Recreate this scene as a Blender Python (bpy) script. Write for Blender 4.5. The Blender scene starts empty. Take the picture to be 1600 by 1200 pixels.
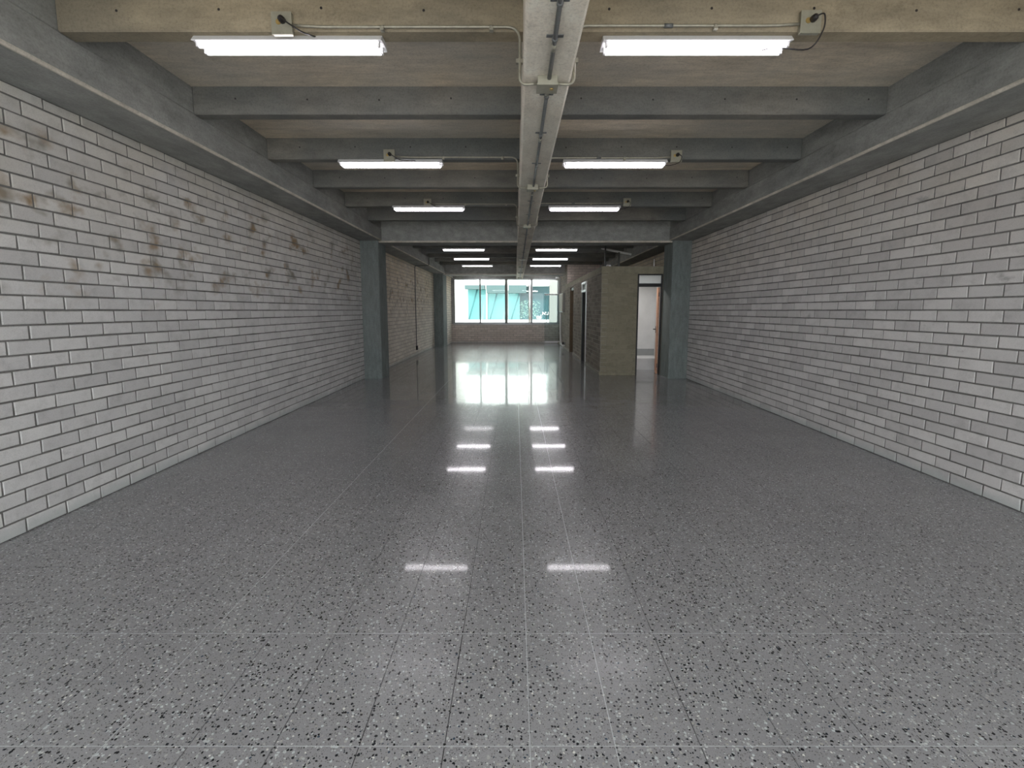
import bpy, bmesh, math, random
from mathutils import Vector, Matrix
R = random.Random(7)
scene = bpy.context.scene
COL = scene.collection
U = 1.52                      # eye height in metres; all coordinates below are (X, Y, H) in eye heights, H from eye level

# ------------------------------------------------------------------ camera, sky, exposure
cam = bpy.data.objects.new('camera', bpy.data.cameras.new('camera')); COL.objects.link(cam)
cam.location = (0, 0, U)
cam.rotation_euler = (math.pi/2 - math.atan(.12), 0, 0)
cam.data.sensor_width = 36; cam.data.lens = 36*760/1600
cam.data.shift_x = -5/1600; cam.data.shift_y = -24/1600
cam.data.clip_end = 500; cam.data.clip_start = .05
scene.camera = cam
w = bpy.data.worlds.new('sky'); scene.world = w; w.use_nodes = True
bg = w.node_tree.nodes['Background']; bg.inputs[0].default_value = (.93, .97, 1, 1); bg.inputs[1].default_value = 5.6
scene.view_settings.view_transform = 'Standard'; scene.view_settings.look = 'None'
scene.view_settings.gamma = 1; scene.view_settings.use_curve_mapping = False
scene.view_settings.exposure = 0.12
sun = bpy.data.objects.new('sun', bpy.data.lights.new('sun', 'SUN')); COL.objects.link(sun)
sun.data.energy = 14; sun.data.angle = .01; sun.data.color = (.97, .98, 1); sun.rotation_euler = (math.radians(20), math.radians(8), 0)
TUBE_STRENGTH = 14.5

# ------------------------------------------------------------------ helpers
def P(X, Y, H): return Vector((X*U, Y*U, (H+1)*U))
def tag(o, label=None, cat=None, group=None, kind=None):
    if label: o['label'] = label
    if cat: o['category'] = cat
    if group: o['group'] = group
    if kind: o['kind'] = kind
    return o
def empty(name, loc, label=None, cat=None, group=None, kind=None):
    o = bpy.data.objects.new(name, None); COL.objects.link(o); o.location = loc; o.empty_display_size = .1
    return tag(o, label, cat, group, kind)
def link(name, me, parent=None, kind=None, label=None):
    o = bpy.data.objects.new(name, me); COL.objects.link(o)
    if parent:
        o.parent = parent
        o.location = -Vector(world(parent))
    return tag(o, label, None, None, kind)
def world(o):
    v = Vector(o.location)
    while o.parent: o = o.parent; v += Vector(o.location)
    return v
class MB:
    def __init__(s): s.v = []; s.f = []; s.sm = []
    def box(s, a, b):
        x0, x1 = sorted((a[0], b[0])); y0, y1 = sorted((a[1], b[1])); z0, z1 = sorted((a[2], b[2]))
        n = len(s.v)
        s.v += [(x0,y0,z0),(x1,y0,z0),(x1,y1,z0),(x0,y1,z0),(x0,y0,z1),(x1,y0,z1),(x1,y1,z1),(x0,y1,z1)]
        for f in ((3,2,1,0),(4,5,6,7),(0,1,5,4),(1,2,6,5),(2,3,7,6),(3,0,4,7)): s.f.append([n+i for i in f]); s.sm.append(False)
        return s
    def prism(s, prof, axis, a, b):
        """prof: 2-D outline; axis 0: (y,z) outline swept in x; axis 1: (x,z) outline swept in y; axis 2: (x,y) in z"""
        n = len(s.v); k = len(prof)
        for t in (a, b):
            for p in prof:
                q = [t, p[0], p[1]] if axis == 0 else ([p[0], t, p[1]] if axis == 1 else [p[0], p[1], t])
                s.v.append(tuple(q))
        s.f.append([n+i for i in range(k)]); s.f.append([n+k+i for i in reversed(range(k))]); s.sm += [False]*2
        for i in range(k):
            j = (i+1) % k
            s.f.append([n+i, n+k+i, n+k+j, n+j]); s.sm.append(False)
        return s
    def tube(s, pts, r, seg=8, cap=True):
        pts = [Vector(p) for p in pts]; n0 = len(s.v); prev = None
        for i, p in enumerate(pts):
            d = (pts[min(i+1, len(pts)-1)] - pts[max(i-1, 0)]).normalized()
            if prev is None:
                u = d.orthogonal().normalized()
            else:
                u = (prev - d*prev.dot(d)).normalized()
            prev = u; v = d.cross(u)
            rr = r[i] if isinstance(r, (list, tuple)) else r
            for k in range(seg):
                a = 2*math.pi*k/seg; s.v.append(tuple(p + u*math.cos(a)*rr + v*math.sin(a)*rr))
        for i in range(len(pts)-1):
            for k in range(seg):
                a = n0+i*seg+k; b = n0+i*seg+(k+1) % seg
                s.f.append([a, b, b+seg, a+seg]); s.sm.append(True)
        if cap:
            s.f.append([n0+k for k in reversed(range(seg))]); s.f.append([n0+(len(pts)-1)*seg+k for k in range(seg)]); s.sm += [False]*2
        return s
    def mesh(s, name, mat):
        me = bpy.data.meshes.new(name); me.from_pydata(s.v, [], s.f); me.materials.append(mat)
        me.polygons.foreach_set('use_smooth', s.sm)
        bm = bmesh.new(); bm.from_mesh(me); bmesh.ops.recalc_face_normals(bm, faces=bm.faces); bm.to_mesh(me); bm.free()
        me.update(); return me
    def build(s, name, mat, parent=None, kind=None, label=None, bevel=0):
        o = link(name, s.mesh(name, mat), parent, kind, label)
        if bevel:
            m = o.modifiers.new('b', 'BEVEL'); m.width = bevel; m.segments = 2; m.limit_method = 'ANGLE'
        return o
def hbox(x0, x1, y0, y1, h0, h1, mb=None):
    mb = mb or MB(); mb.box(P(x0, y0, h0), P(x1, y1, h1)); return mb
def smooth_path(pts, n=8):
    pts = [Vector(p) for p in pts]; out = []
    for i in range(len(pts)-1):
        a = pts[max(i-1, 0)]; b = pts[i]; c = pts[i+1]; d = pts[min(i+2, len(pts)-1)]
        for k in range(n):
            t = k/n
            out.append(.5*((2*b) + (c-a)*t + (2*a-5*b+4*c-d)*t*t + (3*b-a-3*c+d)*t**3))
    return out + [pts[-1]]
def bend(pts, r, n=6):
    """polyline with rounded corners of radius r"""
    pts = [Vector(p) for p in pts]; out = [pts[0]]
    for i in range(1, len(pts)-1):
        a, b, c = pts[i-1], pts[i], pts[i+1]
        d1 = (a-b); d2 = (c-b); rr = min(r, d1.length*.49, d2.length*.49)
        p0 = b + d1.normalized()*rr; p1 = b + d2.normalized()*rr
        for k in range(n+1):
            t = k/n; out.append(p0*(1-t)**2 + b*2*t*(1-t) + p1*t*t)
    return out + [pts[-1]]

# ------------------------------------------------------------------ materials
class N:
    def __init__(s, name):
        s.m = bpy.data.materials.new(name); s.m.use_nodes = True; s.t = s.m.node_tree; s.b = s.t.nodes['Principled BSDF']
        s.pos = s.t.nodes.new('ShaderNodeNewGeometry').outputs['Position']
    def new(s, k, **kw):
        n = s.t.nodes.new(k)
        for a, b in kw.items(): setattr(n, a, b)
        return n
    def link(s, a, b): s.t.links.new(a, b)
    def scaled(s, sc, src=None):
        n = s.new('ShaderNodeVectorMath', operation='MULTIPLY'); s.link(src or s.pos, n.inputs[0]); n.inputs[1].default_value = sc; return n.outputs[0]
    def noise(s, scale, detail=4, rough=.6, vec=None, out=0):
        n = s.new('ShaderNodeTexNoise'); n.inputs['Scale'].default_value = scale; n.inputs['Detail'].default_value = detail; n.inputs['Roughness'].default_value = rough
        s.link(vec or s.pos, n.inputs['Vector']); return n.outputs[out]
    def ramp(s, fac, stops):
        n = s.new('ShaderNodeValToRGB'); e = n.color_ramp.elements
        while len(e) < len(stops): e.new(.5)
        for i, (p, c) in enumerate(stops):
            e[i].position = p; e[i].color = (c, c, c, 1) if isinstance(c, (int, float)) else (*c, 1)
        s.link(fac, n.inputs[0]); return n.outputs[0]
    def mix(s, fac, a, b, mode='MIX'):
        n = s.new('ShaderNodeMix', data_type='RGBA', blend_type=mode)
        for k, v in ((0, fac), (6, a), (7, b)):
            if hasattr(v, 'is_linked') or hasattr(v, 'links'): s.link(v, n.inputs[k])
            else: n.inputs[k].default_value = v if k == 0 else (*v, 1)
        return n.outputs[2]
    def math(s, op, a, b=0, clamp=False):
        n = s.new('ShaderNodeMath', operation=op, use_clamp=clamp)
        for k, v in ((0, a), (1, b)):
            if hasattr(v, 'links'): s.link(v, n.inputs[k])
            else: n.inputs[k].default_value = v
        return n.outputs[0]
    def sep(s):
        n = s.new('ShaderNodeSeparateXYZ'); s.link(s.pos, n.inputs[0]); return n.outputs
    def bump(s, h, strength, dist):
        n = s.new('ShaderNodeBump'); n.inputs['Strength'].default_value = strength; n.inputs['Distance'].default_value = dist
        s.link(h, n.inputs['Height']); s.link(n.outputs[0], s.b.inputs['Normal'])
    def col(s, c):
        if hasattr(c, 'links'): s.link(c, s.b.inputs['Base Color'])
        else: s.b.inputs['Base Color'].default_value = (*c, 1)
        return s
    def set(s, **k):
        for a, v in k.items(): s.b.inputs[a.replace('_', ' ')].default_value = v
        return s
def sr(r, g, b):
    f = lambda c: (c/255/12.92 if c/255 <= .04045 else ((c/255+.055)/1.055)**2.4)
    return (f(r), f(g), f(b))
def plain(name, c, rough=.5, metal=0, var=.12, scale=30):
    n = N(name); f = n.noise(scale, 3)
    n.col(n.ramp(f, [(.3, tuple(x*(1-var) for x in c)), (.7, tuple(min(1, x*(1+var)) for x in c))])); n.set(Roughness=rough, Metallic=metal)
    return n.m
def concrete(name, dark, light, tint=None, streak=(1, 1, 1), bump=.25, tint_amt=.5):
    n = N(name)
    big = n.noise(.9, 5, .62, n.scaled(streak)); mid = n.noise(5, 6, .7, n.scaled(streak)); fine = n.noise(60, 3, .7)
    c = n.ramp(big, [(.32, dark), (.68, light)])
    c = n.mix(.55, c, n.ramp(mid, [(.3, tuple(x*.55 for x in light)), (.5, tuple(x*.95 for x in light)), (.72, tuple(min(1, x*1.45) for x in light))]), 'MIX')
    if tint: c = n.mix(n.math('MULTIPLY', n.ramp(n.noise(.55, 4), [(.4, 0.), (.62, 1.)]), tint_amt), c, tint, 'MIX')
    c = n.mix(.5, c, n.ramp(fine, [(.3, .6), (.5, 1.), (.75, 1.15)]), 'MULTIPLY')
    blot = n.ramp(n.noise(2.3, 6, .75), [(.60, 0.), (.70, 1.)])
    c = n.mix(n.math('MULTIPLY', blot, .35), c, tuple(x*.45 for x in dark))
    n.col(c); n.set(Roughness=.85, Specular_IOR_Level=.25)
    n.bump(n.math('ADD', mid, n.math('MULTIPLY', fine, .3)), bump, .006)
    return n.m
def brickmat(name, lo, hi, stain=None, dirt=.3, warm=None, zwarm=None, ochre=None):
    n = N(name)
    at = n.new('ShaderNodeAttribute', attribute_name='tone').outputs['Fac']
    c = n.ramp(at, [(0, lo), (1, hi)])
    mid = n.noise(9, 5, .65); fine = n.noise(160, 3, .7)
    c = n.mix(.35, c, n.ramp(mid, [(.3, .62), (.5, 1.), (.75, 1.1)]), 'MULTIPLY')
    c = n.mix(.45, c, n.ramp(fine, [(.3, .62), (.5, 1.), (.75, 1.12)]), 'MULTIPLY')
    z = n.sep()[2]
    if zwarm:
        mr = n.new('ShaderNodeMapRange'); n.link(z, mr.inputs[0]); mr.inputs[1].default_value = zwarm[0]; mr.inputs[2].default_value = zwarm[1]
        f = n.math('MULTIPLY', mr.outputs[0], n.ramp(n.noise(1.6, 4), [(.3, .35), (.6, 1.)]))
        c = n.mix(f, c, warm, 'MULTIPLY')
    if ochre:      # rust coloured seepage patches high on the wall
        y = n.sep()[1]
        def win(v, a, b, c_, d):
            m1 = n.new('ShaderNodeMapRange'); n.link(v, m1.inputs[0]); m1.inputs[1].default_value = a; m1.inputs[2].default_value = b
            m2 = n.new('ShaderNodeMapRange'); n.link(v, m2.inputs[0]); m2.inputs[1].default_value = d; m2.inputs[2].default_value = c_
            return n.math('MULTIPLY', m1.outputs[0], m2.outputs[0])
        reg = n.math('MULTIPLY', win(z, ochre[0], ochre[0]+.5, ochre[1]-.25, ochre[1]), win(y, ochre[2], ochre[2]+.6, ochre[3]-1, ochre[3]))
        sp = n.ramp(n.noise(4.2, 3, .55, n.scaled((1, .8, 1.1))), [(.54, 0.), (.69, 1.)])
        f = n.math('MULTIPLY', n.math('MULTIPLY', reg, sp), .85)
        c = n.mix(f, c, n.mix(n.ramp(n.noise(3, 2), [(.45, 0.), (.55, 1.)]), sr(138, 112, 76), sr(124, 118, 104)))
    if dirt:
        sp = n.ramp(n.noise(3.1, 5, .7, n.scaled((1, .8, 1.7))), [(.64, 0.), (.74, 1.)])
        c = n.mix(n.math('MULTIPLY', sp, dirt), c, sr(96, 94, 92))
    # cement smeared over the foot of the wall
    low = n.new('ShaderNodeMapRange'); n.link(n.math('ADD', z, n.math('MULTIPLY', n.noise(5, 4), -.12)), low.inputs[0]); low.inputs[1].default_value = .03; low.inputs[2].default_value = -.03
    c = n.mix(n.math('MULTIPLY', low.outputs[0], .6), c, sr(176, 182, 180))
    n.col(c); n.set(Roughness=.92, Specular_IOR_Level=.2)
    n.bump(n.math('ADD', fine, n.math('MULTIPLY', mid, 1.5)), .35, .003)
    return n.m

def terrazzo(name):
    n = N(name)
    def chips(scale, dens, size, off):
        v = n.new('ShaderNodeTexVoronoi'); v.voronoi_dimensions = '3D'; v.inputs['Scale'].default_value = scale
        d = n.new('ShaderNodeVectorMath', operation='ADD'); n.link(n.scaled((1, 1.0, 0)), d.inputs[0]); d.inputs[1].default_value = (off, off*1.7, 0)
        wn = n.noise(scale*1.3, 2, .5, None, 1); ww = n.new('ShaderNodeVectorMath', operation='MULTIPLY_ADD')
        n.link(wn, ww.inputs[0]); ww.inputs[1].default_value = (.6/scale,)*3; n.link(d.outputs[0], ww.inputs[2])
        n.link(ww.outputs[0], v.inputs['Vector'])
        sx = n.new('ShaderNodeSeparateColor'); n.link(v.outputs['Color'], sx.inputs[0])
        on = n.math('LESS_THAN', sx.outputs[0], dens)
        thr = n.math('MULTIPLY', sx.outputs[1], size)
        near = n.math('LESS_THAN', v.outputs['Distance'], thr)
        return n.math('MULTIPLY', on, near), sx.outputs[2]
    base = n.ramp(n.noise(1.1, 4, .6), [(.3, sr(132, 132, 134)), (.7, sr(144, 144, 146))])
    base = n.mix(.5, base, n.ramp(n.noise(220, 2, .7), [(.3, .72), (.7, 1.2)]), 'MULTIPLY')
    c = base
    m, k = chips(210, .45, .6, 3.1); c = n.mix(m, c, n.ramp(k, [(0, sr(70, 70, 72)), (.5, sr(112, 110, 108)), (1, sr(160, 160, 158))]))
    m, k = chips(92, .36, .62, 7.7); c = n.mix(m, c, n.ramp(k, [(0, sr(150, 148, 142)), (.5, sr(178, 184, 186)), (1, sr(205, 204, 198))]))
    m, k = chips(96, .30, .60, 1.3); c = n.mix(m, c, n.ramp(k, [(0, sr(20, 21, 24)), (.6, sr(40, 42, 46)), (1, sr(56, 70, 84))]))
    n.col(c)
    wear = n.noise(1.7, 5, .65)
    rr = n.new('ShaderNodeMapRange'); n.link(wear, rr.inputs[0])
    rr.inputs[1].default_value = .2; rr.inputs[2].default_value = .8; rr.inputs[3].default_value = .20; rr.inputs[4].default_value = .28
    n.link(rr.outputs[0], n.b.inputs['Roughness'])
    mr = n.new('ShaderNodeMapRange')      # polish worn off by the entrance
    n.link(n.math('ADD', n.sep()[1], n.math('MULTIPLY', n.noise(1.1, 3), 1.2)), mr.inputs[0])
    mr.inputs[1].default_value = 2.5; mr.inputs[2].default_value = 3.6; mr.inputs[3].default_value = .03; mr.inputs[4].default_value = .55
    n.link(mr.outputs[0], n.b.inputs['Coat Weight'])
    n.set(Specular_IOR_Level=.32, Coat_Roughness=.05, Coat_IOR=1.45)
    return n.m

M = {}
M['slab'] = concrete('slab_concrete', sr(182, 171, 154), sr(212, 198, 176), sr(170, 170, 165), (.6, 2.2, 1), tint_amt=.6)
M['rib'] = concrete('rib_concrete', sr(98, 97, 93), sr(124, 121, 114), sr(94, 100, 101), (.5, 1, 1.6), tint_amt=.6)
M['rib_beige'] = concrete('rib_beige_concrete', sr(132, 122, 104), sr(160, 148, 126), sr(112, 108, 98), (.5, 1, 1.6), tint_amt=.6)
M['beam'] = concrete('beam_concrete', sr(128, 131, 131), sr(154, 154, 150), None, (1, .5, 1.5))
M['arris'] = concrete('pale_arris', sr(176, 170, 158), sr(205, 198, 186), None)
M['spine'] = concrete('spine_concrete', sr(208, 198, 182), sr(232, 222, 206), sr(198, 197, 186), (1, .6, 1), tint_amt=.5)
M['column'] = concrete('column_concrete', sr(100, 110, 109), sr(126, 134, 132), sr(118, 118, 116), (2.5, 2.5, .6), tint_amt=.4)
M['booth_cap'] = concrete('booth_concrete', sr(122, 116, 98), sr(144, 138, 120), None)
M['mortar'] = concrete('wall_mortar', sr(98, 97, 95), sr(118, 116, 113), None, bump=.5)
M['mortar_far'] = concrete('rear_mortar', sr(146, 140, 133), sr(166, 160, 153), None, bump=.5)
M['mortar_light'] = concrete('pale_mortar', sr(128, 124, 112), sr(150, 146, 134), None, bump=.5)
M['brick_left'] = brickmat('painted_block_left', sr(190, 189, 188), sr(208, 207, 205), warm=(.99, .955, .87), zwarm=(1.7, 2.9), ochre=(1.45, 2.9, 2.2, 11.0), dirt=.3)
M['brick_right'] = brickmat('painted_block_right', sr(186, 184, 183), sr(208, 206, 204), warm=(.99, .94, .86), zwarm=(1.7, 2.9), dirt=.45)
M['brick_rear'] = brickmat('rear_bay_block', sr(206, 199, 188), sr(224, 217, 205), warm=(1, .93, .82), zwarm=(1.0, 2.6), ochre=(1.2, 2.8, 12, 20), dirt=.3)
M['brick_far'] = brickmat('far_wall_block', sr(200, 188, 178), sr(218, 206, 197), dirt=.2)
M['brick_booth'] = brickmat('booth_block', sr(118, 110, 100), sr(144, 136, 124), dirt=.3)
M['brick_front'] = brickmat('booth_front_block', sr(132, 126, 108), sr(143, 137, 119), dirt=.3)
M['brick_white'] = brickmat('outdoor_block', sr(215, 212, 205), sr(235, 232, 225), dirt=.05)
M['terrazzo'] = terrazzo('polished_terrazzo')
M['joint'] = plain('dark_joint', sr(58, 58, 60), .7)
M['grout'] = plain('pale_grout', sr(172, 176, 178), .5)
M['white'] = plain('white_enamel', sr(225, 224, 226), .35, var=.03)
M['whitewall'] = plain('white_plaster', sr(212, 212, 212), .7, var=.05, scale=4)
M['greytile'] = plain('grey_tile', sr(150, 152, 152), .5, var=.06, scale=6)
M['plate'] = plain('grey_steel_box', sr(150, 147, 132), .5, .2, var=.08)
M['galv'] = plain('galvanised_pipe', sr(160, 156, 142), .45, .45, var=.15)
M['galvdark'] = plain('weathered_pipe', sr(110, 112, 112), .5, .45, var=.15)
M['brass'] = plain('brass_contact', sr(170, 145, 90), .4, .5)
M['black'] = plain('black_rubber', sr(32, 28, 28), .55)
M['blackmetal'] = plain('black_steel_frame', sr(22, 22, 24), .45)
M['alu'] = plain('aluminium_frame', sr(165, 168, 168), .4, .4, var=.05)
M['aludark'] = plain('grey_window_post', sr(125, 124, 120), .5, .2, var=.05)
M['wood'] = plain('orange_door_wood', sr(180, 128, 96), .5, var=.2, scale=12)
M['brown'] = plain('brown_door_wood', sr(98, 80, 58), .6, var=.15, scale=12)
M['ochre'] = plain('ochre_cabinet', sr(104, 78, 46), .6, var=.25, scale=8)
M['pvc'] = plain('white_pvc', sr(222, 222, 220), .4, var=.04)
M['pave'] = concrete('pavement', sr(140, 138, 134), sr(168, 166, 160), None)
M['outwhite'] = plain('sunlit_render', sr(235, 234, 228), .8, var=.03)
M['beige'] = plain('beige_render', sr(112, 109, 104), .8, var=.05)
M['teal_light'] = plain('pale_teal_panel', sr(92, 150, 150), .5, var=.06, scale=1)
M['teal_strut'] = plain('teal_strut', sr(62, 112, 114), .6)
M['teal'] = plain('teal_glass_panel', sr(26, 60, 64), .35, var=.15, scale=1)
M['tealgrey'] = plain('teal_grey_canopy', sr(60, 78, 77), .6, var=.06)
M['leaf'] = plain('leaf_green', sr(96, 128, 110), .6, var=.3)
M['bark'] = plain('tree_bark', sr(90, 80, 66), .8)
def glass():
    n = N('window_glass'); t = n.t
    tr = n.new('ShaderNodeBsdfTransparent'); tr.inputs[0].default_value = (.93, .98, .97, 1)
    gl = n.new('ShaderNodeBsdfGlossy'); gl.inputs['Roughness'].default_value = .02
    fr = n.new('ShaderNodeFresnel'); fr.inputs[0].default_value = 1.3
    mx = n.new('ShaderNodeMixShader'); n.link(fr.outputs[0], mx.inputs[0]); n.link(tr.outputs[0], mx.inputs[1]); n.link(gl.outputs[0], mx.inputs[2])
    n.link(mx.outputs[0], t.nodes['Material Output'].inputs['Surface']); return n.m
M['glass'] = glass()
def glass_door():
    n = N('grey_door_glass'); t = n.t
    tr = n.new('ShaderNodeBsdfTransparent'); tr.inputs[0].default_value = (.88, .92, .92, 1)
    gl = n.new('ShaderNodeBsdfGlossy'); gl.inputs['Roughness'].default_value = .03
    fr = n.new('ShaderNodeFresnel'); fr.inputs[0].default_value = 1.4
    mx = n.new('ShaderNodeMixShader'); n.link(fr.outputs[0], mx.inputs[0]); n.link(tr.outputs[0], mx.inputs[1]); n.link(gl.outputs[0], mx.inputs[2])
    n.link(mx.outputs[0], t.nodes['Material Output'].inputs['Surface']); return n.m
M['doorglass'] = glass_door()
def emit(name, c, s):
    n = N(name); n.col((.9, .9, .9)); n.b.inputs['Emission Color'].default_value = (*c, 1); n.b.inputs['Emission Strength'].default_value = s; return n.m
M['tube'] = emit('lit_tube', (1.0, .955, 1.0), TUBE_STRENGTH)
M['tube_dim'] = emit('dim_tube', (.95, .97, 1.0), .35)
def frost():
    n = N('frosted_pane'); t = n.t
    a = n.new('ShaderNodeBsdfTranslucent'); b = n.new('ShaderNodeBsdfDiffuse'); mx = n.new('ShaderNodeMixShader')
    a.inputs[0].default_value = b.inputs[0].default_value = (.8, .82, .82, 1); mx.inputs[0].default_value = .4
    n.link(a.outputs[0], mx.inputs[1]); n.link(b.outputs[0], mx.inputs[2]); n.link(mx.outputs[0], t.nodes['Material Output'].inputs['Surface']); return n.m
M['frost'] = frost()

# ------------------------------------------------------------------ floor
XL, XR = -2.218, 2.524
Y0, YC, YF = -1.3, 7.10, 15.05        # open shop front behind the camera, columns, far wall
floor = hbox(XL-.15, XR+.15, Y0, YF+.15, -1.2, -1.0025).build('floor', M['joint'], kind='structure')
TW = .1974; TX0 = .034; TY0 = 1.012; GAP = .0016/U
def tile_mesh(wx, wy, k):
    t = .0038
    mb = MB(); mb.box((-wx/2, -wy/2, 0), (wx/2, wy/2, t)); mb.f.pop(0); mb.sm.pop(0)
    return mb.mesh('tile', M['terrazzo'])
cells = []
for i in range(-13, 14):
    x0 = TX0 + i*TW; x1 = x0 + TW
    a, b = max(x0, XL), min(x1, XR)
    if b - a < .01: continue
    for j in range(-13, 73):
        y0 = TY0 + j*TW; y1 = y0 + TW
        c, d = max(y0, Y0), min(y1, YF)
        if d - c < .01: continue
        cells.append((i, j, a, b, c, d))
fullt = [tile_mesh((TW-2*GAP)*U, (TW-2*GAP)*U, k) for k in range(1)]
def in_view(x, y, margin=1.0):
    zc = y*.9929 + .119
    if zc < .3: return False
    px = 805+760*x/zc; py = 576+760*(-y*.1192+.9929)/zc
    return -60 < px < 1660 and py < 1235
vis = sorted([c for c in cells if in_view((c[2]+c[3])/2, (c[4]+c[5])/2) and c[3]-c[2] > TW*.98 and c[5]-c[4] > TW*.98], key=lambda c: c[4]+abs(c[2]+c[3])*.01)[:300]
single = set((c[0], c[1]) for c in vis)
rest = MB()
for (i, j, a, b, c, d) in cells:
    if (i, j) in single:
        o = bpy.data.objects.new('tile', fullt[0]); COL.objects.link(o); o.parent = floor
        o.location = P((a+b)/2, (c+d)/2, -1) + Vector((0, 0, -.0038))
        o.rotation_euler = (R.gauss(0, .0005), R.gauss(0, .0005), 0)
    else:
        tx, ty = R.gauss(0, .00018)*(b-a)*U/2, R.gauss(0, .0004)*(d-c)*U/2
        n = len(rest.v)
        A, B = P(a+GAP, c+GAP, -1), P(b-GAP, d-GAP, -1)
        zz = lambda sx, sy: sx*tx + sy*ty
        rest.v += [(A.x, A.y, zz(-1, -1)), (B.x, A.y, zz(1, -1)), (B.x, B.y, zz(1, 1)), (A.x, B.y, zz(-1, 1)),
                   (A.x, A.y, -.0038), (B.x, A.y, -.0038), (B.x, B.y, -.0038), (A.x, B.y, -.0038)]
        for f in ((0, 1, 2, 3), (4, 5, 1, 0), (5, 6, 2, 1), (6, 7, 3, 2), (7, 4, 0, 3)): rest.f.append([n+q for q in f]); rest.sm.append(False)
rest.build('tile', M['terrazzo'], floor, kind='stuff')
for idx in (-5, 0, 1):
    x = TX0 + idx*TW
    hbox(x-.0013, x+.0013, Y0, YF, -1.002, -1.0004).build('grout_strip', M['grout'], floor)
for y in (TY0, TY0+2*TW):
    hbox(XL, XR, y-.0013, y+.0013, -1.002, -1.0004).build('grout_strip', M['grout'], floor)
# pavement outside both ends
hbox(-12, 12, -16, Y0, -1.2, -1.02).build('trim_1', M['pave'], kind='structure')
hbox(-14, 14, YF+.15, 34, -1.3, -1.04).build('trim_2', M['pave'], kind='structure')

# ------------------------------------------------------------------ block walls
COURSE, BLEN, JT = .0667, .2, .0088
def brick_shape(L, Hh, D, tone, jig):
    """block lying along local x, height z, proud towards -y, chamfered face"""
    c = .0035; v = []
    xs, zs = L/2, Hh/2
    j = lambda: R.uniform(-jig, jig)
    back = [(-xs, D, -zs), (xs, D, -zs), (xs, D, zs), (-xs, D, zs)]
    ring = [(-xs+j(), c, -zs+j()), (xs+j(), c, -zs+j()), (xs+j(), c, zs+j()), (-xs+j(), c, zs+j())]
    face = [(p[0]-math.copysign(c, p[0]), j()*.4, p[2]-math.copysign(c, p[2])) for p in ring]
    return back+ring+face, [(8, 9, 10, 11), (4, 5, 9, 8), (5, 6, 10, 9), (6, 7, 11, 10), (7, 4, 8, 11), (0, 1, 5, 4), (1, 2, 6, 5), (2, 3, 7, 6), (3, 0, 4, 7)]
def set_tone(me, tones):
    a = me.attributes.new('tone', 'FLOAT', 'POINT'); a.data.foreach_set('value', tones)
BV = {}
def brick_variants(mat):
    if mat not in BV:
        BV[mat] = []
        for k in range(12):
            v, f = brick_shape((BLEN-JT)*U, (COURSE-JT)*U, .03, 0, .0022)
            me = bpy.data.meshes.new('brick'); me.from_pydata(v, [], f); me.materials.append(M[mat]); set_tone(me, [k/11]*12); BV[mat].append(me)
    return BV[mat]
def rotm(axis, face):
    # local -y (face) must point along `face` on `axis`
    if axis == 'x': a = math.pi/2 if face > 0 else -math.pi/2
    else: a = 0 if face < 0 else math.pi
    return a
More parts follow.
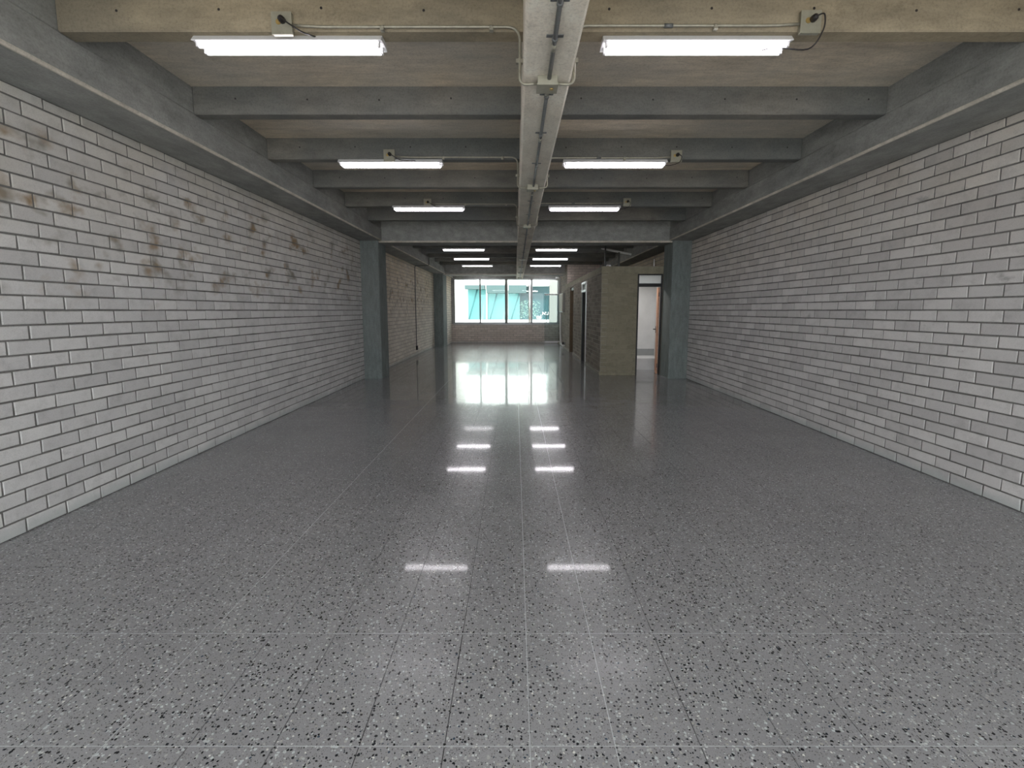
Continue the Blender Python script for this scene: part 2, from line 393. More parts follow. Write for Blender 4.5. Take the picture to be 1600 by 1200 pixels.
def block_wall(name, axis, c, face, s0, s1, h0, h1, mat, mortar, phase=0.0, row_ref=0, singles=0, holes=(), thick=.1, wall=None, clip=None, jig=.0022, proud=.007, bed0=None):
    """wall in plane axis=c (x or y), visible towards `face`; s0..s1 along the other axis; h0..h1; holes: (s0,s1,h0,h1)"""
    own = wall is None
    rects = [(s0, s1, h0, h1)]
    for (a, b, lo, hi) in holes:
        new = []
        for (p, q, u, v) in rects:
            if b <= p or a >= q or hi <= u or lo >= v: new.append((p, q, u, v)); continue
            if a > p: new.append((p, a, u, v))
            if b < q: new.append((b, q, u, v))
            pa, qa = max(p, a), min(q, b)
            if hi < v: new.append((pa, qa, hi, v))
            if lo > u: new.append((pa, qa, u, lo))
        rects = new
    mb = MB(); back = c - face*thick
    for (p, q, u, v) in rects:
        if bed0 is not None and p < bed0: p = bed0
        if axis == 'x': hbox(min(c, back), max(c, back), p, q, u, v, mb)
        else: hbox(p, q, min(c, back), max(c, back), u, v, mb)
    if wall is None: wall = mb.build(name, M[mortar], kind='structure')
    else: mb.build('mortar_bed', M[mortar], wall)
    items = []
    nrow = int((h1-h0)/COURSE)+2
    r0 = math.floor((h0+1)/COURSE+1e-6)
    for r in range(r0, r0+nrow):
        a = -1 + r*COURSE; b = a + COURSE
        la, lb = max(a, h0), min(b, h1)
        if lb - la < .012: continue
        ph = phase + (0 if (r-row_ref) % 2 == 0 else BLEN/2) + ((r*37) % 7-3)*.0035
        k = math.floor((s0-ph)/BLEN)
        while ph + k*BLEN < s1:
            p, q = ph + k*BLEN, ph + (k+1)*BLEN; k += 1
            segs = [(max(p, s0), min(q, s1))]
            for (ha, hb, lo, hi) in holes:
                if hi-.01 <= la or lo+.01 >= lb: continue
                ns = []
                for (x, y) in segs:
                    if hb <= x or ha >= y: ns.append((x, y)); continue
                    if ha > x: ns.append((x, ha))
                    if hb < y: ns.append((hb, y))
                segs = ns
            for (x, y) in segs:
                if y - x > .02: items.append((x, y, la, lb, y-x > BLEN*.99 and lb-la > COURSE*.99))
    rz = rotm(axis, face); rm = Matrix.Rotation(rz, 4, 'Z')
    def centre(it, out=0):
        s = (it[0]+it[1])/2; h = (it[2]+it[3])/2
        v = P(c, s, h) if axis == 'x' else P(s, c, h)
        if axis == 'x': v.x += face*out
        else: v.y += face*out
        return v
    chosen = set()
    if singles:
        def seen(it):
            X, Y = (c, (it[0]+it[1])/2) if axis == 'x' else ((it[0]+it[1])/2, c)
            H = (it[2]+it[3])/2
            zc = Y*.9929 - H*.1192
            if zc < .3: return 0
            px = 805+760*X/zc; py = 576-760*(Y*.1192+H*.9929)/zc
            return (it[4] and -40 < px < 1640 and -20 < py < 1220 and Y > .8)
        cand = sorted([k for k, it in enumerate(items) if seen(it)], key=lambda k: items[k][0])[:singles]
        chosen = set(cand)
    bv = brick_variants(mat) if chosen else None
    V, F, T = [], [], []
    for k, it in enumerate(items):
        out = proud + R.uniform(-.0012, .0012)
        if k in chosen:
            o = bpy.data.objects.new('brick', R.choice(bv)); COL.objects.link(o); o.parent = wall
            o.location = centre(it, out) - world(wall); o.rotation_euler = (0, 0, rz)
        else:
            v, f = brick_shape((it[1]-it[0]-JT)*U, (it[3]-it[2]-JT)*U, .02, 0, jig)
            n = len(V); ct = centre(it, out)
            V += [tuple(rm @ Vector(p) + ct) for p in v]; F += [[n+i for i in g] for g in f]; T += [R.random()]*12
    if V:
        me = bpy.data.meshes.new('brick'); me.from_pydata(V, [], F); me.materials.append(M[mat]); set_tone(me, T)
        o = link('brick', me, wall, kind='stuff')
    return wall

WT = .985     # underside of the long edge beams
wl = block_wall('wall_left', 'x', XL, 1, Y0, YC, -1, WT, 'brick_left', 'mortar', 2.115, 14, 300)
block_wall('wall_left', 'x', XL, 1, 7.5, 13.36, -1, WT, 'brick_rear', 'mortar_far', 7.5, 0, 0, wall=wl)
block_wall('wall_left', 'x', -1.96, 1, 14.04, YF, -1, WT, 'brick_rear', 'mortar_far', 14.04, 0, 0, wall=wl, thick=.3)
wr = block_wall('wall_right', 'x', XR, -1, Y0, YC, -1, WT, 'brick_right', 'mortar', 2.437, 13, 300)
block_wall('wall_right', 'x', XR, -1, 7.5, 13.0, -1, WT, 'brick_rear', 'mortar_far', 7.5, 0, 0, wall=wr)
# right hand wall of the far bay, in line with the washroom block
block_wall('wall_right', 'x', 1.36, -1, 12.9, YF, -1, 1.3, 'brick_booth', 'mortar_light', 12.9, 0, 0, wall=wr, thick=.1)
block_wall('wall_right', 'y', 12.9, -1, 1.36, XR, -1, 1.3, 'brick_far', 'mortar_far', 1.36, 0, 0, wall=wr, thick=.1, bed0=1.4602)
# far wall with the window
WX0, WX1, WH0, WH1 = -1.885, 1.325, -.405, .955
wf = block_wall('wall_far', 'y', YF, -1, -1.96, 1.36, -1, WH0-.01, 'brick_far', 'mortar_far', -1.96, 0, 0, thick=.13)
hbox(-2.3, 1.5, YF, YF+.13, WH1+.01, 1.32).build('lintel', M['beam'], wf)
hbox(-2.3, WX0-.01, YF, YF+.13, -1, WH1+.01).build('jamb', M['beam'], wf)
hbox(WX1+.01, 1.6, YF, YF+.13, -1, WH1+.01).build('jamb', M['beam'], wf)

# ------------------------------------------------------------------ columns
def column(parent, x0, x1, y0, y1, top=1.3):
    mb = MB(); ch = .008
    prof = [(x0+ch, y0), (x1-ch, y0), (x1, y0+ch), (x1, y1-ch), (x1-ch, y1), (x0+ch, y1), (x0, y1-ch), (x0, y0+ch)]
    mb.prism([(a*U, b*U) for a, b in prof], 2, 0.001, (1+top)*U)
    return mb.build('column', M['column'], parent)
column(wl, XL-.12, -1.955, YC, 7.5); column(wr, 2.25, XR+.12, YC, 7.5)
column(wl, XL-.12, -1.96, 13.36, 14.04)
for (s, wp, x) in ((1, wl, -1.955), (1, wl, -1.955)):
    break

# ------------------------------------------------------------------ ceiling: slab, ribs, edge beams, spine, cross beams
SL = 1.31; RB = 1.155
ceil_ = hbox(XL-.15, XR+.15, Y0-.05, YF+.15, SL, SL+.12).build('ceiling', M['slab'], kind='structure')
SPL, SPR, SPH = .033, .232, .95
EL, ER = -1.905, 2.2
ribs1 = [-1.21, -.35, .51, 1.37, 2.225, 3.09, 3.955, 4.81, 5.665, 6.51]
ribs2 = [8.47, 9.3, 10.12, 10.95, 11.78, 12.6]
ribs3 = [14.6]
RW = .044
tie = MB(); tie.tube([(0, -.0012, 0), (0, .004, 0)], .0085, 8); tie_me = tie.mesh('tie_hole', M['black'])
fleck = MB(); fleck.box((-.022, -.003, -.006), (.022, .003, .006))
def rib(xa, xb, y, holes=()):
    c = .006
    prof = [(y-RW, SL), (y-RW, RB+c), (y-RW+c, RB), (y+RW-c, RB), (y+RW, RB+c), (y+RW, SL)]
    o = MB().prism([(a*U, (b+1)*U) for a, b in prof], 0, xa*U, xb*U).build('rib', M['rib_beige' if y < 2.5 else 'rib'], ceil_)
    for x in holes:
        if xa+.03 < x < xb-.03:
            q = bpy.data.objects.new('tie_hole', tie_me); COL.objects.link(q); q.parent = o
            q.location = P(x, y-RW, RB+.085+R.uniform(-.006, .006)) - world(o)
    return o
for y in ribs1 + ribs2 + ribs3:
    hs = [-.38-.425*k for k in range(4)] + [.39+.425*k for k in range(5)] if 1 < y < 6 else ()
    rib(EL, SPL, y, hs); rib(SPR, ER, y, hs)
def edge_beam(x_wall, x_in, sgn, ya, yb):
    # sgn +1: beam face looks towards +x. lower lift stands 8 mm proud of the upper one
    p = .006*sgn; c = .012*sgn
    g = .010*sgn
    prof = [(x_wall, WT), (x_in-c, WT), (x_in, WT+.012), (x_in, RB-.004), (x_in-g, RB-.001), (x_in-g, RB+.004), (x_in-p, RB+.008), (x_in-p, SL), (x_wall, SL)]
    MB().prism([(a*U, (b+1)*U) for a, b in [(x_in-c*1.15, WT-.0015), (x_in-c*.4, WT-.0015), (x_in+c*.12, WT+.007), (x_in+c*.12, WT+.013), (x_in-c*.2, WT+.013)]], 1, ya*U, yb*U).build('worn_lit_arris', M['arris'], ceil_)
    return MB().prism([(a*U, (b+1)*U) for a, b in prof], 1, ya*U, yb*U).build('edge_beam', M['beam'], ceil_)
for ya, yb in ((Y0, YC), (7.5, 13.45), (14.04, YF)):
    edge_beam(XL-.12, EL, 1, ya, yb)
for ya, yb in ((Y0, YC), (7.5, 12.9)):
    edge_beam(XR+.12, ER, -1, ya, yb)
c = .01
MB().prism([(a*U, (b+1)*U) for a, b in [(SPL, SL), (SPL, SPH+c), (SPL+c, SPH), (SPR-c, SPH), (SPR, SPH+c), (SPR, SL)]], 1, Y0*U, YF*U).build('spine_beam', M['spine'], ceil_)
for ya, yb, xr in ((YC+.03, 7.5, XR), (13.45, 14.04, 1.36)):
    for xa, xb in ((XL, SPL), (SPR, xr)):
        MB().prism([(a*U, (b+1)*U) for a, b in [(ya, SL), (ya, .965+c), (ya+c, .965), (yb-c, .965), (yb, .965+c), (yb, SL)]], 0, xa*U, xb*U).build('cross_beam', M['beam'], ceil_)
        MB().prism([(a*U, (b+1)*U) for a, b in [(ya-.0015, .965+c*2.2), (ya-.0015, .965+c*.6), (ya+c*.6, .9635), (ya+c*2.4, .9635), (ya+c*2, .975), (ya+.01, .965+c*2.2)]], 0, xa*U, xb*U).build('worn_lit_arris', M['arris'], ceil_)  # pale edge strip paints the light falling on the cross beam soffit
# rear of the room: lintel over the open shop front
hbox(XL-.12, XR+.12, Y0-.1, Y0, 1.08, SL).build('front_lintel', M['beam'], ceil_)

# ------------------------------------------------------------------ window in the far wall
win = hbox(WX0, WX1, YF+.02, YF+.07, WH0-.012, WH0+.035).build('window_1', M['alu'], kind='structure')
def wpart(name, x0, x1, h0, h1, mat, y0=YF+.02, y1=YF+.07): return hbox(x0, x1, y0, y1, h0, h1).build(name, M[mat], win)
wpart('frame_head', WX0, WX1, WH1-.03, WH1+.01, 'alu')
wpart('frame_side', WX0-.012, WX0+.03, WH0, WH1, 'aludark'); wpart('frame_side', WX1-.035, WX1+.012, WH0, WH1, 'alu')
wpart('mullion', -1.098, -1.055, WH0, WH1, 'aludark')
wpart('mullion', -.315, -.235, WH0, WH1, 'aludark', YF+.01, YF+.09)
wpart('mullion', .47, .535, WH0, WH1, 'alu'); wpart('mullion', .415, .44, WH0, WH1, 'white')
xs = [WX0+.03, -1.098, -.315, .47, WX1]
xe = [-1.098, -.315, .44, WX1-.035]
for a, b in zip([WX0+.03, -1.055, -.235, .535], xe):
    hbox(a, b, YF+.043, YF+.047, WH0+.035, WH1-.03).build('pane', M['glass'], win)
hbox(WX0-.03, WX1+.02, YF-.012, YF+.13, WH0-.035, WH0-.012).build('sill', M['alu'], win)

# ------------------------------------------------------------------ outside the window
YO = 24.0
block_wall('wall_outside', 'x', -1.98, 1, YF+.13, 19.0, -1, 1.6, 'brick_white', 'mortar_light', YF, 0, 0, thick=.15, proud=.03)
bld = empty('shop_building', P(0, YO, -1), 'white building across the yard with big teal glass front and slanted struts', 'building')
zk = (YO*.9929)/760
def bx(px): return (px-805)*YO*.9929/760
def bh(py):
    v = (py-576)/760; return -YO*(v+.12)/(1-v*.12)
def bpart(name, x0, x1, y0, y1, mat, d0=0, d1=.15):
    return hbox(bx(x0), bx(x1), YO+d0, YO+d1, bh(y1), bh(y0)).build(name, M[mat], bld)
hbox(-7, bx(858.5), YO+.3, YO+.8, -1.03, 4).build('facade', M['outwhite'], bld)
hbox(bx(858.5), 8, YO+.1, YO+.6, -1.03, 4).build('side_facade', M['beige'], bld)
bpart('glass_panel', 731, 759.5, 452, 500, 'teal_light', .15, .25)
bpart('glass_panel', 762, 791.5, 452, 500, 'teal_light', .15, .25)
bpart('glass_panel', 794.5, 812, 452, 500, 'teal_light', .15, .25)
bpart('glass_panel', 812, 826, 447, 500, 'teal', .15, .25)
bpart('glass_panel', 828.5, 858, 447, 500, 'teal', .15, .25)
bpart('canopy', 728, 758.5, 446, 452.5, 'tealgrey', -.5, .15)
bpart('canopy', 761.5, 791, 446, 458.5, 'tealgrey', -.5, .15)
bpart('canopy', 795, 822, 446, 458.5, 'tealgrey', -.5, .15)
bpart('mullion', 759.5, 761.5, 445, 500, 'outwhite', 0, .2)
bpart('mullion', 826, 828, 446, 500, 'outwhite', 0, .2)
bpart('transom', 818, 840, 454.2, 455.8, 'outwhite', .05, .16)
bpart('lower_band', 712, 858, 499.5, 512, 'outwhite', 0, .2)
bpart('upper_band', 712, 858, 444.5, 446, 'outwhite', -.1, .2)
for (xa, ya, xb, yb) in ((746.5, 452, 733, 499), (777, 458, 766, 499), (811.5, 459, 799, 499)):
    MB().tube([P(bx(xa), YO-.12, bh(ya)), P(bx(xb), YO-.12, bh(yb))], .055, 8).build('strut', M['teal_strut'], bld)
# white lettering on the dark glass
def letters(txt, px, py, size):
    cu = bpy.data.curves.new('lettering', 'FONT'); cu.body = txt; cu.size = size; cu.extrude = .01
    ob = bpy.data.objects.new('tmp', cu); COL.objects.link(ob); bpy.context.view_layer.update()
    me = bpy.data.meshes.new_from_object(ob.evaluated_get(bpy.context.evaluated_depsgraph_get())); bpy.data.objects.remove(ob)
    me.transform(Matrix.Translation(P(bx(px), YO+.12, bh(py))) @ Matrix.Rotation(math.pi/2, 4, 'X'))
    me.materials.clear(); me.materials.append(M['outwhite'])
    link('lettering', me, bld, label='white lettering')
letters('tal', 838, 498, .42); letters('NU', 847.5, 492, .32)
# young tree in front of the dark glass
tree = empty('young_tree', P(bx(829), YO-2.2, -1), 'thin pale green tree in front of the dark teal glass', 'tree')
tp = P(.62, YO-2.2, -1)
MB().tube([tp, tp+Vector((.05, 0, 1.0)), tp+Vector((0, 0, 2.1))], [.05, .04, .02], 6).build('trunk', M['bark'], tree)
lf = MB()
for k in range(460):
    a = R.uniform(0, 6.28); rr = R.random()**.6*.75; hz = R.uniform(0.95, 2.15)
    ctr = tp + Vector((math.cos(a)*rr*1.0, math.sin(a)*rr, hz)); s = R.uniform(.022, .048)
    d1 = Vector((R.gauss(0, 1), R.gauss(0, 1), R.gauss(0, 1))).normalized(); d2 = d1.orthogonal().normalized()
    n = len(lf.v); lf.v += [tuple(ctr+d1*s), tuple(ctr+d2*s*.5), tuple(ctr-d1*s), tuple(ctr-d2*s*.5)]; lf.f.append([n, n+1, n+2, n+3]); lf.sm.append(False)
o = lf.build('leaves', M['leaf'], tree, kind='stuff')

# ------------------------------------------------------------------ washroom block on the right
BX, BY, BT, CAP = 1.315, 7.5, .662, .57
DX0, DX1, DH = 1.862, 2.245, .548
wb = block_wall('wall_washroom', 'y', BY, -1, BX, 2.6, -1, CAP, 'brick_front', 'mortar_light' if 0 else 'booth_cap', BX, 0, 0, holes=[(DX0, DX1, -1.1, DH)], thick=.09, proud=.0025, bed0=BX+.0902)
A0, A1, AH = 9.03, 9.66, .53
B0, B1, BH_ = 11.08, 11.78, .53
block_wall('wall_washroom', 'x', BX, -1, BY, 12.9, -.985, CAP, 'brick_booth', 'mortar_light', BY, 0, 0, holes=[(A0, A1, -1.1, AH), (B0, B1, -1.1, BH_)], thick=.09, wall=wb, proud=.004)
hbox(BX, XR+.1, BY, BY+.09, CAP, BT).build('parapet', M['booth_cap'], wb)
hbox(BX, BX+.09, BY+.09, 12.9, CAP, BT).build('parapet', M['booth_cap'], wb)
hbox(BX+.09, XR, BY+.09, 12.9, .58, .62).build('roof_slab', M['booth_cap'], wb)
# pale skirting along the side and front
for a, b in ((BY, A0), (A1, B0), (B1, YF)):
    hbox(BX-.012 if b < 13 else BX-.012, BX+.002, a, b, -1, -.955).build('baseboard_right', M['mortar_light'], kind='structure')
hbox(BX-.012, DX0-.0, BY-.010, BY, -1, -.94).build('baseboard_front', M['booth_cap'], kind='structure')
# inner partitions: small white room behind the first door, dark rooms behind the others
hbox(BX+.09, XR, 8.72, 8.8, -1, .58).build('partition', M['whitewall'], wb)
hbox(BX+.09, XR, 10.3, 10.38, -1, .58).build('partition', M['blackmetal'] if 0 else M['booth_cap'], wb)
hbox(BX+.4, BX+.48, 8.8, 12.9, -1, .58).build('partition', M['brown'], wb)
hbox(BX+.095, XR-.01, 8.715, 8.72, -1, .575).build('plaster_lining', M['whitewall'], wb)
hbox(XR-.03, XR-.02, BY+.09, 8.72, -1, .575).build('plaster_lining', M['whitewall'], wb)
hbox(BX+.092, BX+.1, BY+.09, 8.72, -1, .575).build('plaster_lining', M['whitewall'], wb)
hbox(BX+.1, XR-.03, 8.16, 8.71, -1, -.806).build('shower_curb', M['whitewall'], wb)

hbox(BX+.1, XR-.03, 8.705, 8.715, -.806, -.686).build('tile_band', M['greytile'], wb)
pl = bpy.data.lights.new('washroom_lamp', 'AREA'); pl.energy = 14; pl.size = .3; pl.color = (1, .98, .95)
plo = bpy.data.objects.new('washroom_lamp', pl); COL.objects.link(plo); plo.location = P(1.9, 8.0, .56)
# valve with a hose on the white wall
vl = empty('water_valve', P(2.06, 8.70, -.47), 'small dark tap stub with short hose on the white washroom wall', 'tap')
vp = P(2.07, 8.69, -.48)
MB().tube([vp+Vector((0, .03, 0)), vp+Vector((0, -.05, 0))], .022, 8).build('valve_body', M['galvdark'], vl)
MB().tube([vp+Vector((0, -.045, .05)), vp+Vector((0, -.045, -.03))], .016, 8).build('valve_handle', M['black'], vl)
MB().tube(smooth_path([vp+Vector((0, -.05, -.02)), vp+Vector((.03, -.07, -.09)), vp+Vector((.09, -.07, -.15))]), .009, 6).build('hose', M['galvdark'], vl)

# door 1: black frame, frosted transom, orange leaf swung inwards
d1 = empty('door_1', P(DX0, BY, -1), kind='structure')
FW = .022
for a, b in ((DX0, DX0+FW), (DX1-FW, DX1)):
    hbox(a, b, BY-.004, BY+.05, -1, DH).build('frame_post', M['blackmetal'], d1)
hbox(DX0+FW, DX1-FW, BY-.004, BY+.05, DH-.02, DH).build('frame_head', M['blackmetal'], d1)
hbox(DX0+FW, DX1-FW, BY-.004, BY+.05, .355, .405).build('frame_transom_bar', M['blackmetal'], d1)
hbox(DX0+FW, DX1-FW, BY+.02, BY+.024, .405, DH-.02).build('pane', M['frost'], d1)
hinge = Vector((DX1-FW-.004, BY+.05)); endp = Vector((2.292, 7.88))
dirv = (endp-hinge).normalized(); nrm = Vector((-dirv.y, dirv.x))*.022
prof = [hinge, hinge+dirv*.335, hinge+dirv*.335+nrm, hinge+nrm]
MB().prism([(p.x*U, p.y*U) for p in prof], 2, .02, (1+.35)*U).build('door_leaf', M['wood'], d1)
hp = hinge+dirv*.27+nrm
leaf = [o for o in d1.children if o.name.startswith('door_leaf')][0]
hm = MB(); a = P(hp.x, hp.y, -.30)
hm.tube([a, a+Vector((-.06, 0, 0)), a+Vector((-.065, -.12, 0))], .011, 8)
hm.box(a+Vector((-.006, -.025, -.09)), a+Vector((.004, .025, .07)))
hm.build('handle', M['blackmetal'], leaf)
for hh in (.24, -.86):
    b = P(hinge.x, hinge.y, hh)
    MB().tube([b+Vector((-.012, .012, -.05)), b+Vector((-.012, .012, .05))], .014, 8).build('hinge', M['blackmetal'], leaf)

# door 2: white frame and transom with a dark pane, standing open on a dark room
d2 = empty('door_2', P(BX, A0, -1), kind='structure')
hbox(BX-.012, BX+.05, A0, A0+.05, -1, AH).build('frame_post', M['white'], d2)
hbox(BX-.005, BX+.05, A1-.03, A1, -1, .345).build('frame_post', M['blackmetal'], d2)
hbox(BX-.012, BX+.05, A1-.03, A1, .345, AH).build('frame_post', M['white'], d2, label='short white post beside the transom')
hbox(BX-.02, BX+.06, A0+.05, A1-.03, AH-.035, AH).build('frame_head', M['white'], d2)
hbox(BX-.02, BX+.06, A0+.05, A1-.03, .345, .385).build('frame_transom_bar', M['white'], d2)
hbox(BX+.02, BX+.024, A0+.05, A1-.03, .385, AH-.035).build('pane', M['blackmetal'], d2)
# door 3: brown leaf recessed in its opening
d3 = empty('door_3', P(BX, B0, -1), kind='structure')
hbox(BX+.085, BX+.1, B0, B1, -1, .46).build('door_leaf', M['brown'], d3)
hbox(BX+.03, BX+.09, B0, B1, .46, BH_).build('frame_head', M['blackmetal'], d3)
hbox(BX-.002, BX+.086, B1-.015, B1, -1, .46).build('frame_post', M['brown'], d3)
lf3 = d3.children[0]
k = P(BX+.085, B0+.08, -.32)
MB().tube([k, k+Vector((-.05, 0, 0)), k+Vector((-.05, .1, 0))], .01, 8).build('handle', M['galvdark'], lf3)
# black sheet painting in the shade of the room behind door 2
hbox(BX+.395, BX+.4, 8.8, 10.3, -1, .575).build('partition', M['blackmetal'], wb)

# door 4: frameless glass door by the window
d4 = empty('door_4', P(.9, 14.85, -1), kind='structure')
hbox(.885, 1.35, 14.84, 14.852, -.93, .45).build('pane', M['doorglass'], d4)
hbox(.885, 1.35, 14.83, 14.862, .45, .49).build('top_rail', M['white'], d4)
hbox(.885, 1.35, 14.83, 14.862, -.985, -.93).build('bottom_rail', M['white'], d4)
for hh in (-.957, .47):
    MB().tube([P(.90, 14.81, hh), P(.90, 14.88, hh)], .016, 8).build('pivot', M['blackmetal'], d4)
hm = MB(); hm.tube([P(.935, 14.79, -.40), P(.935, 14.79, -.08)], .014, 8)
for hh in (-.37, -.11): hm.tube([P(.935, 14.79, hh), P(.935, 14.85, hh)], .010, 6)
hm.build('handle', M['white'], d4)

# ------------------------------------------------------------------ electric cabinet, pipes on the far right wall
cab = empty('electric_cabinet', P(1.3, 13.2, -.05), 'ochre and grey electric cabinet on the wall right of the window', 'cabinet')
hbox(1.255, 1.352, 12.95, 13.95, -.05, .45).build('body', M['aludark'], cab, bevel=.006)
hbox(1.245, 1.255, 13.0, 13.9, -.03, .43).build('door', M['ochre'], cab)
tag(MB().tube(bend([P(1.325, 14.3, -.03), P(1.325, 14.3, -.70), P(1.325, 14.1, -.97), P(1.325, 13.2, -.97)], .05), .045, 10).build('white_drain_pipe', M['pvc']),
    'white plastic pipe running down the wall under the electric cabinet', 'pipe')
pp = MB().tube(bend([P(1.32, 14.6, .49), P(1.32, 14.6, .93), P(1.2, 14.6, .93)], .06), .075, 12)
tag(pp.build('white_vent_pipe', M['pvc']), 'thick white pipe elbow above the electric cabinet beside the window', 'pipe')
ov = empty('floor_valve', P(1.29, 13.1, -.9), 'small dark valve low on the wall by the white pipe', 'valve')
b = P(1.285, 12.75, -.86)
MB().tube([b+Vector((.06, 0, 0)), b+Vector((-.05, 0, 0))], .03, 8).build('valve_body', M['galvdark'], ov)
MB().tube([b+Vector((-.05, 0, -.05)), b+Vector((-.05, 0, .05))], .04, 8).build('valve_handle', M['black'], ov)

# ------------------------------------------------------------------ services above the washroom roof
def dirp(px, py, Y):
    v = (py-576)/760; u = (px-805)/760
    d = Vector((u, .9929-v*.1192, -.1192-v*.9929)); k = Y/d.y
    return P(d.x*k, Y, d.z*k)
q = empty('hanging_tray', dirp(962, 391, 9.3), 'pale metal cable tray crossing above the washroom roof', 'cable tray')
a, b = dirp(940, 388, 9.4), dirp(986, 397.5, 9.0)
MB().tube([a, b], .036, 4).build('tray', M['pvc'], q)
for t in (.15, .85):
    p = a.lerp(b, t); MB().tube([p, Vector((p.x, p.y, (1+RB)*U))], .006, 6).build('hanger_rod', M['galvdark'], q)
tag(MB().tube([P(1.56, 8.6, .62), P(1.56, 8.6, 1.10)], .022, 8).build('riser_pipe', M['galvdark']), 'grey upright pipe rising behind the white box on the washroom roof', 'pipe')
tag(MB().tube([P(1.86, 8.9, .62), P(1.86, 8.9, 1.03)], .028, 8).build('riser_pipe', M['galvdark']), 'grey upright pipe beside the crossing cable tray, right one of two', 'pipe')
tag(MB().tube([P(2.115, 7.55, .655), P(2.115, 7.55, .77)], .014, 8).build('stub_pipe', M['pvc']), 'short thin white pipe stub on top of the washroom front wall', 'pipe')
wbx = empty('junction_box', P(1.44, 7.65, BT), 'small white box at the front corner of the washroom roof', 'junction box')
hbox(1.41, 1.475, 7.62, 7.68, .64, .695).build('case', M['white'], wbx, bevel=.004)
hbox(1.41, 1.44, 7.615, 7.62, .65, .685).build('cover', M['plate'], wbx)
tag(MB().tube([P(1.68, 8.8, .85), P(1.80, 8.8, .93)], .014, 8).build('short_rod', M['galv']), 'short slanting metal rod in the dark above the washroom', 'rod')

# ------------------------------------------------------------------ conduit on the left wall of the rear bay
def onX(px, py, X):
    v = (py-576)/760; u = (px-805)/760
    d = Vector((u, .9929-v*.1192, -.1192-v*.9929)); k = X/u; return d*k
p1, p2 = onX(648, 425, XL+.02), onX(652, 540, XL+.02)
yc = (p1.y+p2.y)/2
lc = empty('wall_conduit', P(XL+.02, yc, -.5), 'thin dark conduit running down the left wall of the rear bay', 'conduit')
MB().tube(bend([P(EL+.014, yc, 1.14), P(EL+.014, yc, WT-.012), P(XL+.015, yc, WT-.012), P(XL+.015, yc, -.80)], .07), .013, 8).build('pipe', M['galvdark'], lc)
hbox(XL+.003, XL+.04, yc-.03, yc+.03, -.88, -.79).build('outlet', M['black'], lc)

# ------------------------------------------------------------------ twin tube lights
LX, RX, LLEN = -.964, .772, .40
FT, FB = RB, 1.112
def make_light():
    root = empty('ceiling_light', (0, 0, 0))
    w2 = .050*U; t = (FT-FB)*U; L = LLEN*U
    # shallow white tray: flat top, flared lower rim
    mb = MB().prism([(-w2*.62, 0), (-w2, -t*.55), (-w2, -t*.62), (-w2*.55, -t*.50), (w2*.55, -t*.50), (w2, -t*.62), (w2, -t*.55), (w2*.62, 0)], 0, -L, L)
    mb.build('housing', M['white'], root)
    for s in (-1, 1):
        MB().tube([(-L+.035, s*w2*.58, -t*.86), (L-.035, s*w2*.58, -t*.86)], .0165, 12).build('fluorescent_tube', M['tube'], root)
        for e in (-1, 1):
            m = MB(); m.box((e*(L-.034), s*w2*.58-.014, -t*.98-.004), (e*(L-.018), s*w2*.58+.014, -t*.5)); m.build('tube_socket', M['white'], root)
    return root
def copy_tree(o, parent=None):
    c = o.copy(); COL.objects.link(c); c.parent = parent
    for ch in list(o.children): copy_tree(ch, c)
    return c
proto = make_light(); first = True
rows = [(2.245, 'nearest the camera'), (3.945, 'in the second row from the camera'), (5.61, 'third row, before the cross beam'),
        (9.3, 'first row beyond the cross beam'), (10.95, 'second row beyond the cross beam'), (12.6, 'third row beyond the cross beam'), (14.6, 'last row beside the window')]
lights = {}
for ri, (y, where) in enumerate(rows):
    for side, x in (('left', LX), ('right', RX)):
        o = proto if first else copy_tree(proto); first = False
        o.location = P(x, y, FT)
        tag(o, 'white twin-tube light %s of the spine, %s' % (side, where), 'light', 'twin-tube ceiling lights')
        lights[(ri, side)] = o
# one tube of the sixth left light is nearly out
tubes = [c for c in lights[(5, 'left')].children if c.name.startswith('fluorescent_tube')]
for tb in tubes[:1]:
    tb.data = tb.data.copy(); tb.data.materials[0] = M['tube_dim']; tb['label'] = 'dim fluorescent tube'

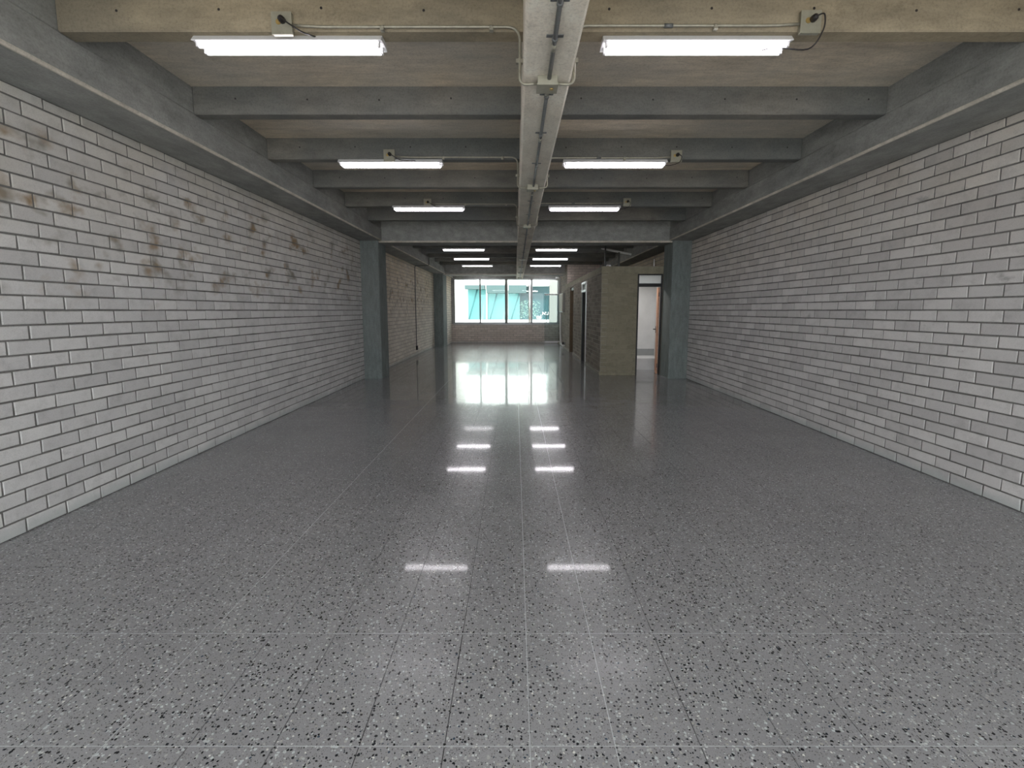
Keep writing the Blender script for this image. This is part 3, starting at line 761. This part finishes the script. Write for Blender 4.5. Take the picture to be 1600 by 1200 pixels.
# ------------------------------------------------------------------ outlet boxes, plugs, cords, conduits, junction boxes
def box_at(px, py, y): 
    p = dirp(px, py, y); return p
names = ['nearest', 'second', 'third']
boxpx = {0: ((440, 36), (1267, 34)), 1: ((608, 243), (1057, 244)), 2: ((668, 317), (980, 316))}
ends = {0: (41, 43), 1: (243, 244), 2: (317, 317)}
for ri in range(3):
    ribc = [2.225, 3.955, 5.665][ri]; yf = ribc - RW
    jy = yf - .035
    jx = (SPL+SPR)/2
    # junction box under the spine
    jb = empty('junction_box', P(jx, jy, SPH), 'grey junction box under the spine beam, %s to the camera' % names[ri] if ri else 'grey junction box under the spine beam, nearest the camera', 'junction box', 'junction boxes under the spine beam')
    hbox(jx-.041, jx+.041, jy-.04, jy+.04, SPH-.032, SPH).build('case', M['plate'], jb, bevel=.003)
    hbox(jx-.043, jx+.043, jy-.042, jy+.042, SPH-.038, SPH-.032).build('cover', M['plate'], jb)
    MB().tube([P(jx+.018, jy-.004, SPH-.042), P(jx+.018, jy-.004, SPH-.036)], .012, 12).build('knockout', M['brass'], jb)
    for si, side in enumerate(('left', 'right')):
        px, py = boxpx[ri][si]
        ctr = dirp(px, py, yf-.02); bx_, bz = ctr.x/U, ctr.z/U-1
        bz = min(bz, 1.31-.045)
        o = empty('outlet_box', P(bx_, yf, bz), 'grey outlet box above the %s light %s of the spine beam' % (names[ri], side), 'outlet box', 'outlet boxes on the ribs')
        hbox(bx_-.040, bx_+.040, yf-.018, yf, bz-.042, bz+.042).build('case', M['plate'], o)
        hbox(bx_-.042, bx_+.042, yf-.022, yf-.018, bz-.044, bz+.044).build('cover_plate', M['plate'], o)
        MB().tube([P(bx_-.012, yf-.024, bz+.004), P(bx_-.012, yf-.022, bz+.004)], .017, 12).build('socket', M['brass'], o)
        for dz in (-.038, .038): MB().tube([P(bx_, yf-.0235, bz+dz), P(bx_, yf-.022, bz+dz)], .004, 8).build('screw', M['galv'], o)
        # cord and plug belong to the light fitting
        lt = lights[(ri, side)]
        pg = P(bx_+.006, yf-.024, bz+.008)
        g = MB().tube([pg, pg+Vector((.0, -.03, -.002)), pg+Vector((0, -.042, -.006))], [.021, .019, .008], 10)
        plug = g.build('plug', M['black'], lt)
        s0 = pg+Vector((.0, -.040, -.004))
        if side == 'left' and ri == 0:
            path = [s0, s0+Vector((.06, -.005, -.04)), s0+Vector((.13, .02, -.075)), P(bx_+.12, 2.215, RB-.005)]
        elif side == 'left':
            path = [s0, s0+Vector((.05, -.02, -.03)), s0+Vector((.14, -.01, -.075)), s0+Vector((.30, .02, -.07))]
        elif ri == 0:
            path = [s0, s0+Vector((.035, -.02, .0)), s0+Vector((.035, -.015, -.09)), s0+Vector((-.03, .02, -.18)), P(1.12, 2.23, FB+.004), P(1.06, 2.24, FB-.002)]
        else:
            path = [s0, s0+Vector((.03, -.02, -.03)), s0+Vector((.01, -.01, -.09)), s0+Vector((-.08, .01, -.12)), s0+Vector((-.14, .05, -.11))]
        MB().tube(smooth_path(path, 6), .0045, 6).build('power_cord', M['black'], lt)
        # conduit from the outlet box along the rib, down the flank of the spine to the junction box
        sgn = -1 if side == 'left' else 1
        xe_ = (SPL-.014) if side == 'left' else (SPR+.014)
        zc_ = bz-.004; yr = yf-.011
        cd = empty('conduit', P((bx_+xe_)/2, yr, zc_), 'thin metal conduit from the %s outlet box %s of the spine beam' % (names[ri], side), 'conduit', 'conduits along the ribs')
        pts = [P(bx_-sgn*.042, yf-.011, zc_), P(bx_-sgn*.16, yr, zc_-.006), P(xe_, yr, zc_-.006), P(xe_, yr-.01, SPH-.016), P(jx+sgn*.042, jy, SPH-.016)]
        MB().tube(bend(pts, .085, 8), .0085, 8).build('pipe', M['galv'], cd)
        for fx in (.42, .88) if side == 'left' else (.4, ):
            xx = bx_ + (xe_-bx_)*fx
            m = MB(); m.box(P(xx-.008, yf-.02, zc_-.022), P(xx+.008, yf, zc_-.010)); m.tube([P(xx-.008, yr, zc_-.006), P(xx+.008, yr, zc_-.006)], .0115, 8)
            m.build('clamp', M['galv'], cd)
        if side == 'right':
            xx = bx_ + (xe_-bx_)*.60
            MB().tube([P(xx-.018, yr, zc_-.006), P(xx+.018, yr, zc_-.006)], .0125, 10).build('coupling', M['galvdark'], cd)
        zz = (zc_+SPH)/2-.03
        m = MB(); m.box(P(xe_-.016, yf-.02, zz-.008), P(xe_+.016, yf-.001, zz+.008)); m.build('clamp', M['galv'], cd)
# conduit under the spine beam, with couplings and straps
sc_ = empty('spine_conduit', P(.132, 5, SPH), 'long grey conduit running under the spine beam towards the window', 'conduit')
X = (SPL+SPR)/2
for a, b in ((Y0+.1, 2.106), (2.186, 3.836), (3.916, 5.546), (5.626, 14.9)):
    MB().tube([P(X+.006, a, SPH-.012), P(X+.006, b, SPH-.012)], .0125, 8).build('pipe', M['galvdark'], sc_)
for y in (1.62, 1.82, 2.28, 2.75, 3.3, 4.4, 5.0, 6.3, 7.2, 8.2, 9.0, 10.0, 11.0, 12.0, 13.0, 14.0):
    m = MB(); m.box(P(X-.024, y-.008, SPH-.003), P(X+.036, y+.008, SPH)); m.tube([P(X+.006, y-.008, SPH-.012), P(X+.006, y+.008, SPH-.012)], .0165, 8)
    m.build('strap', M['galvdark'], sc_)
for y in (1.87, 2.24, 2.82, 4.1, 5.2):
    MB().tube([P(X+.006, y-.02, SPH-.012), P(X+.006, y+.02, SPH-.012)], .0155, 10).build('coupling', M['galv'], sc_)
for k, y in enumerate((9.2, 10.85, 12.5, 14.5)):
    o = hbox(X-.06, X+.06, y-.05, y+.05, SPH-.03, SPH).build('junction_box', M['plate'], bevel=.003)
    tag(o, 'small grey junction box under the spine beam, %s beyond the cross beam' % ('first', 'second', 'third', 'fourth')[k], 'junction box', 'junction boxes under the spine beam')
# rusty metal fleck left in the slab soffit of the second bay
o = link('embedded_plate', fleck.mesh('embedded_plate', plain('rusty_iron', sr(74, 50, 42), .8))); o.location = dirp(580, 207, 3.45); o.location.z = (1+SL)*U
tag(o, 'small rusty scrap cast into the slab above the second row', 'metal scrap')
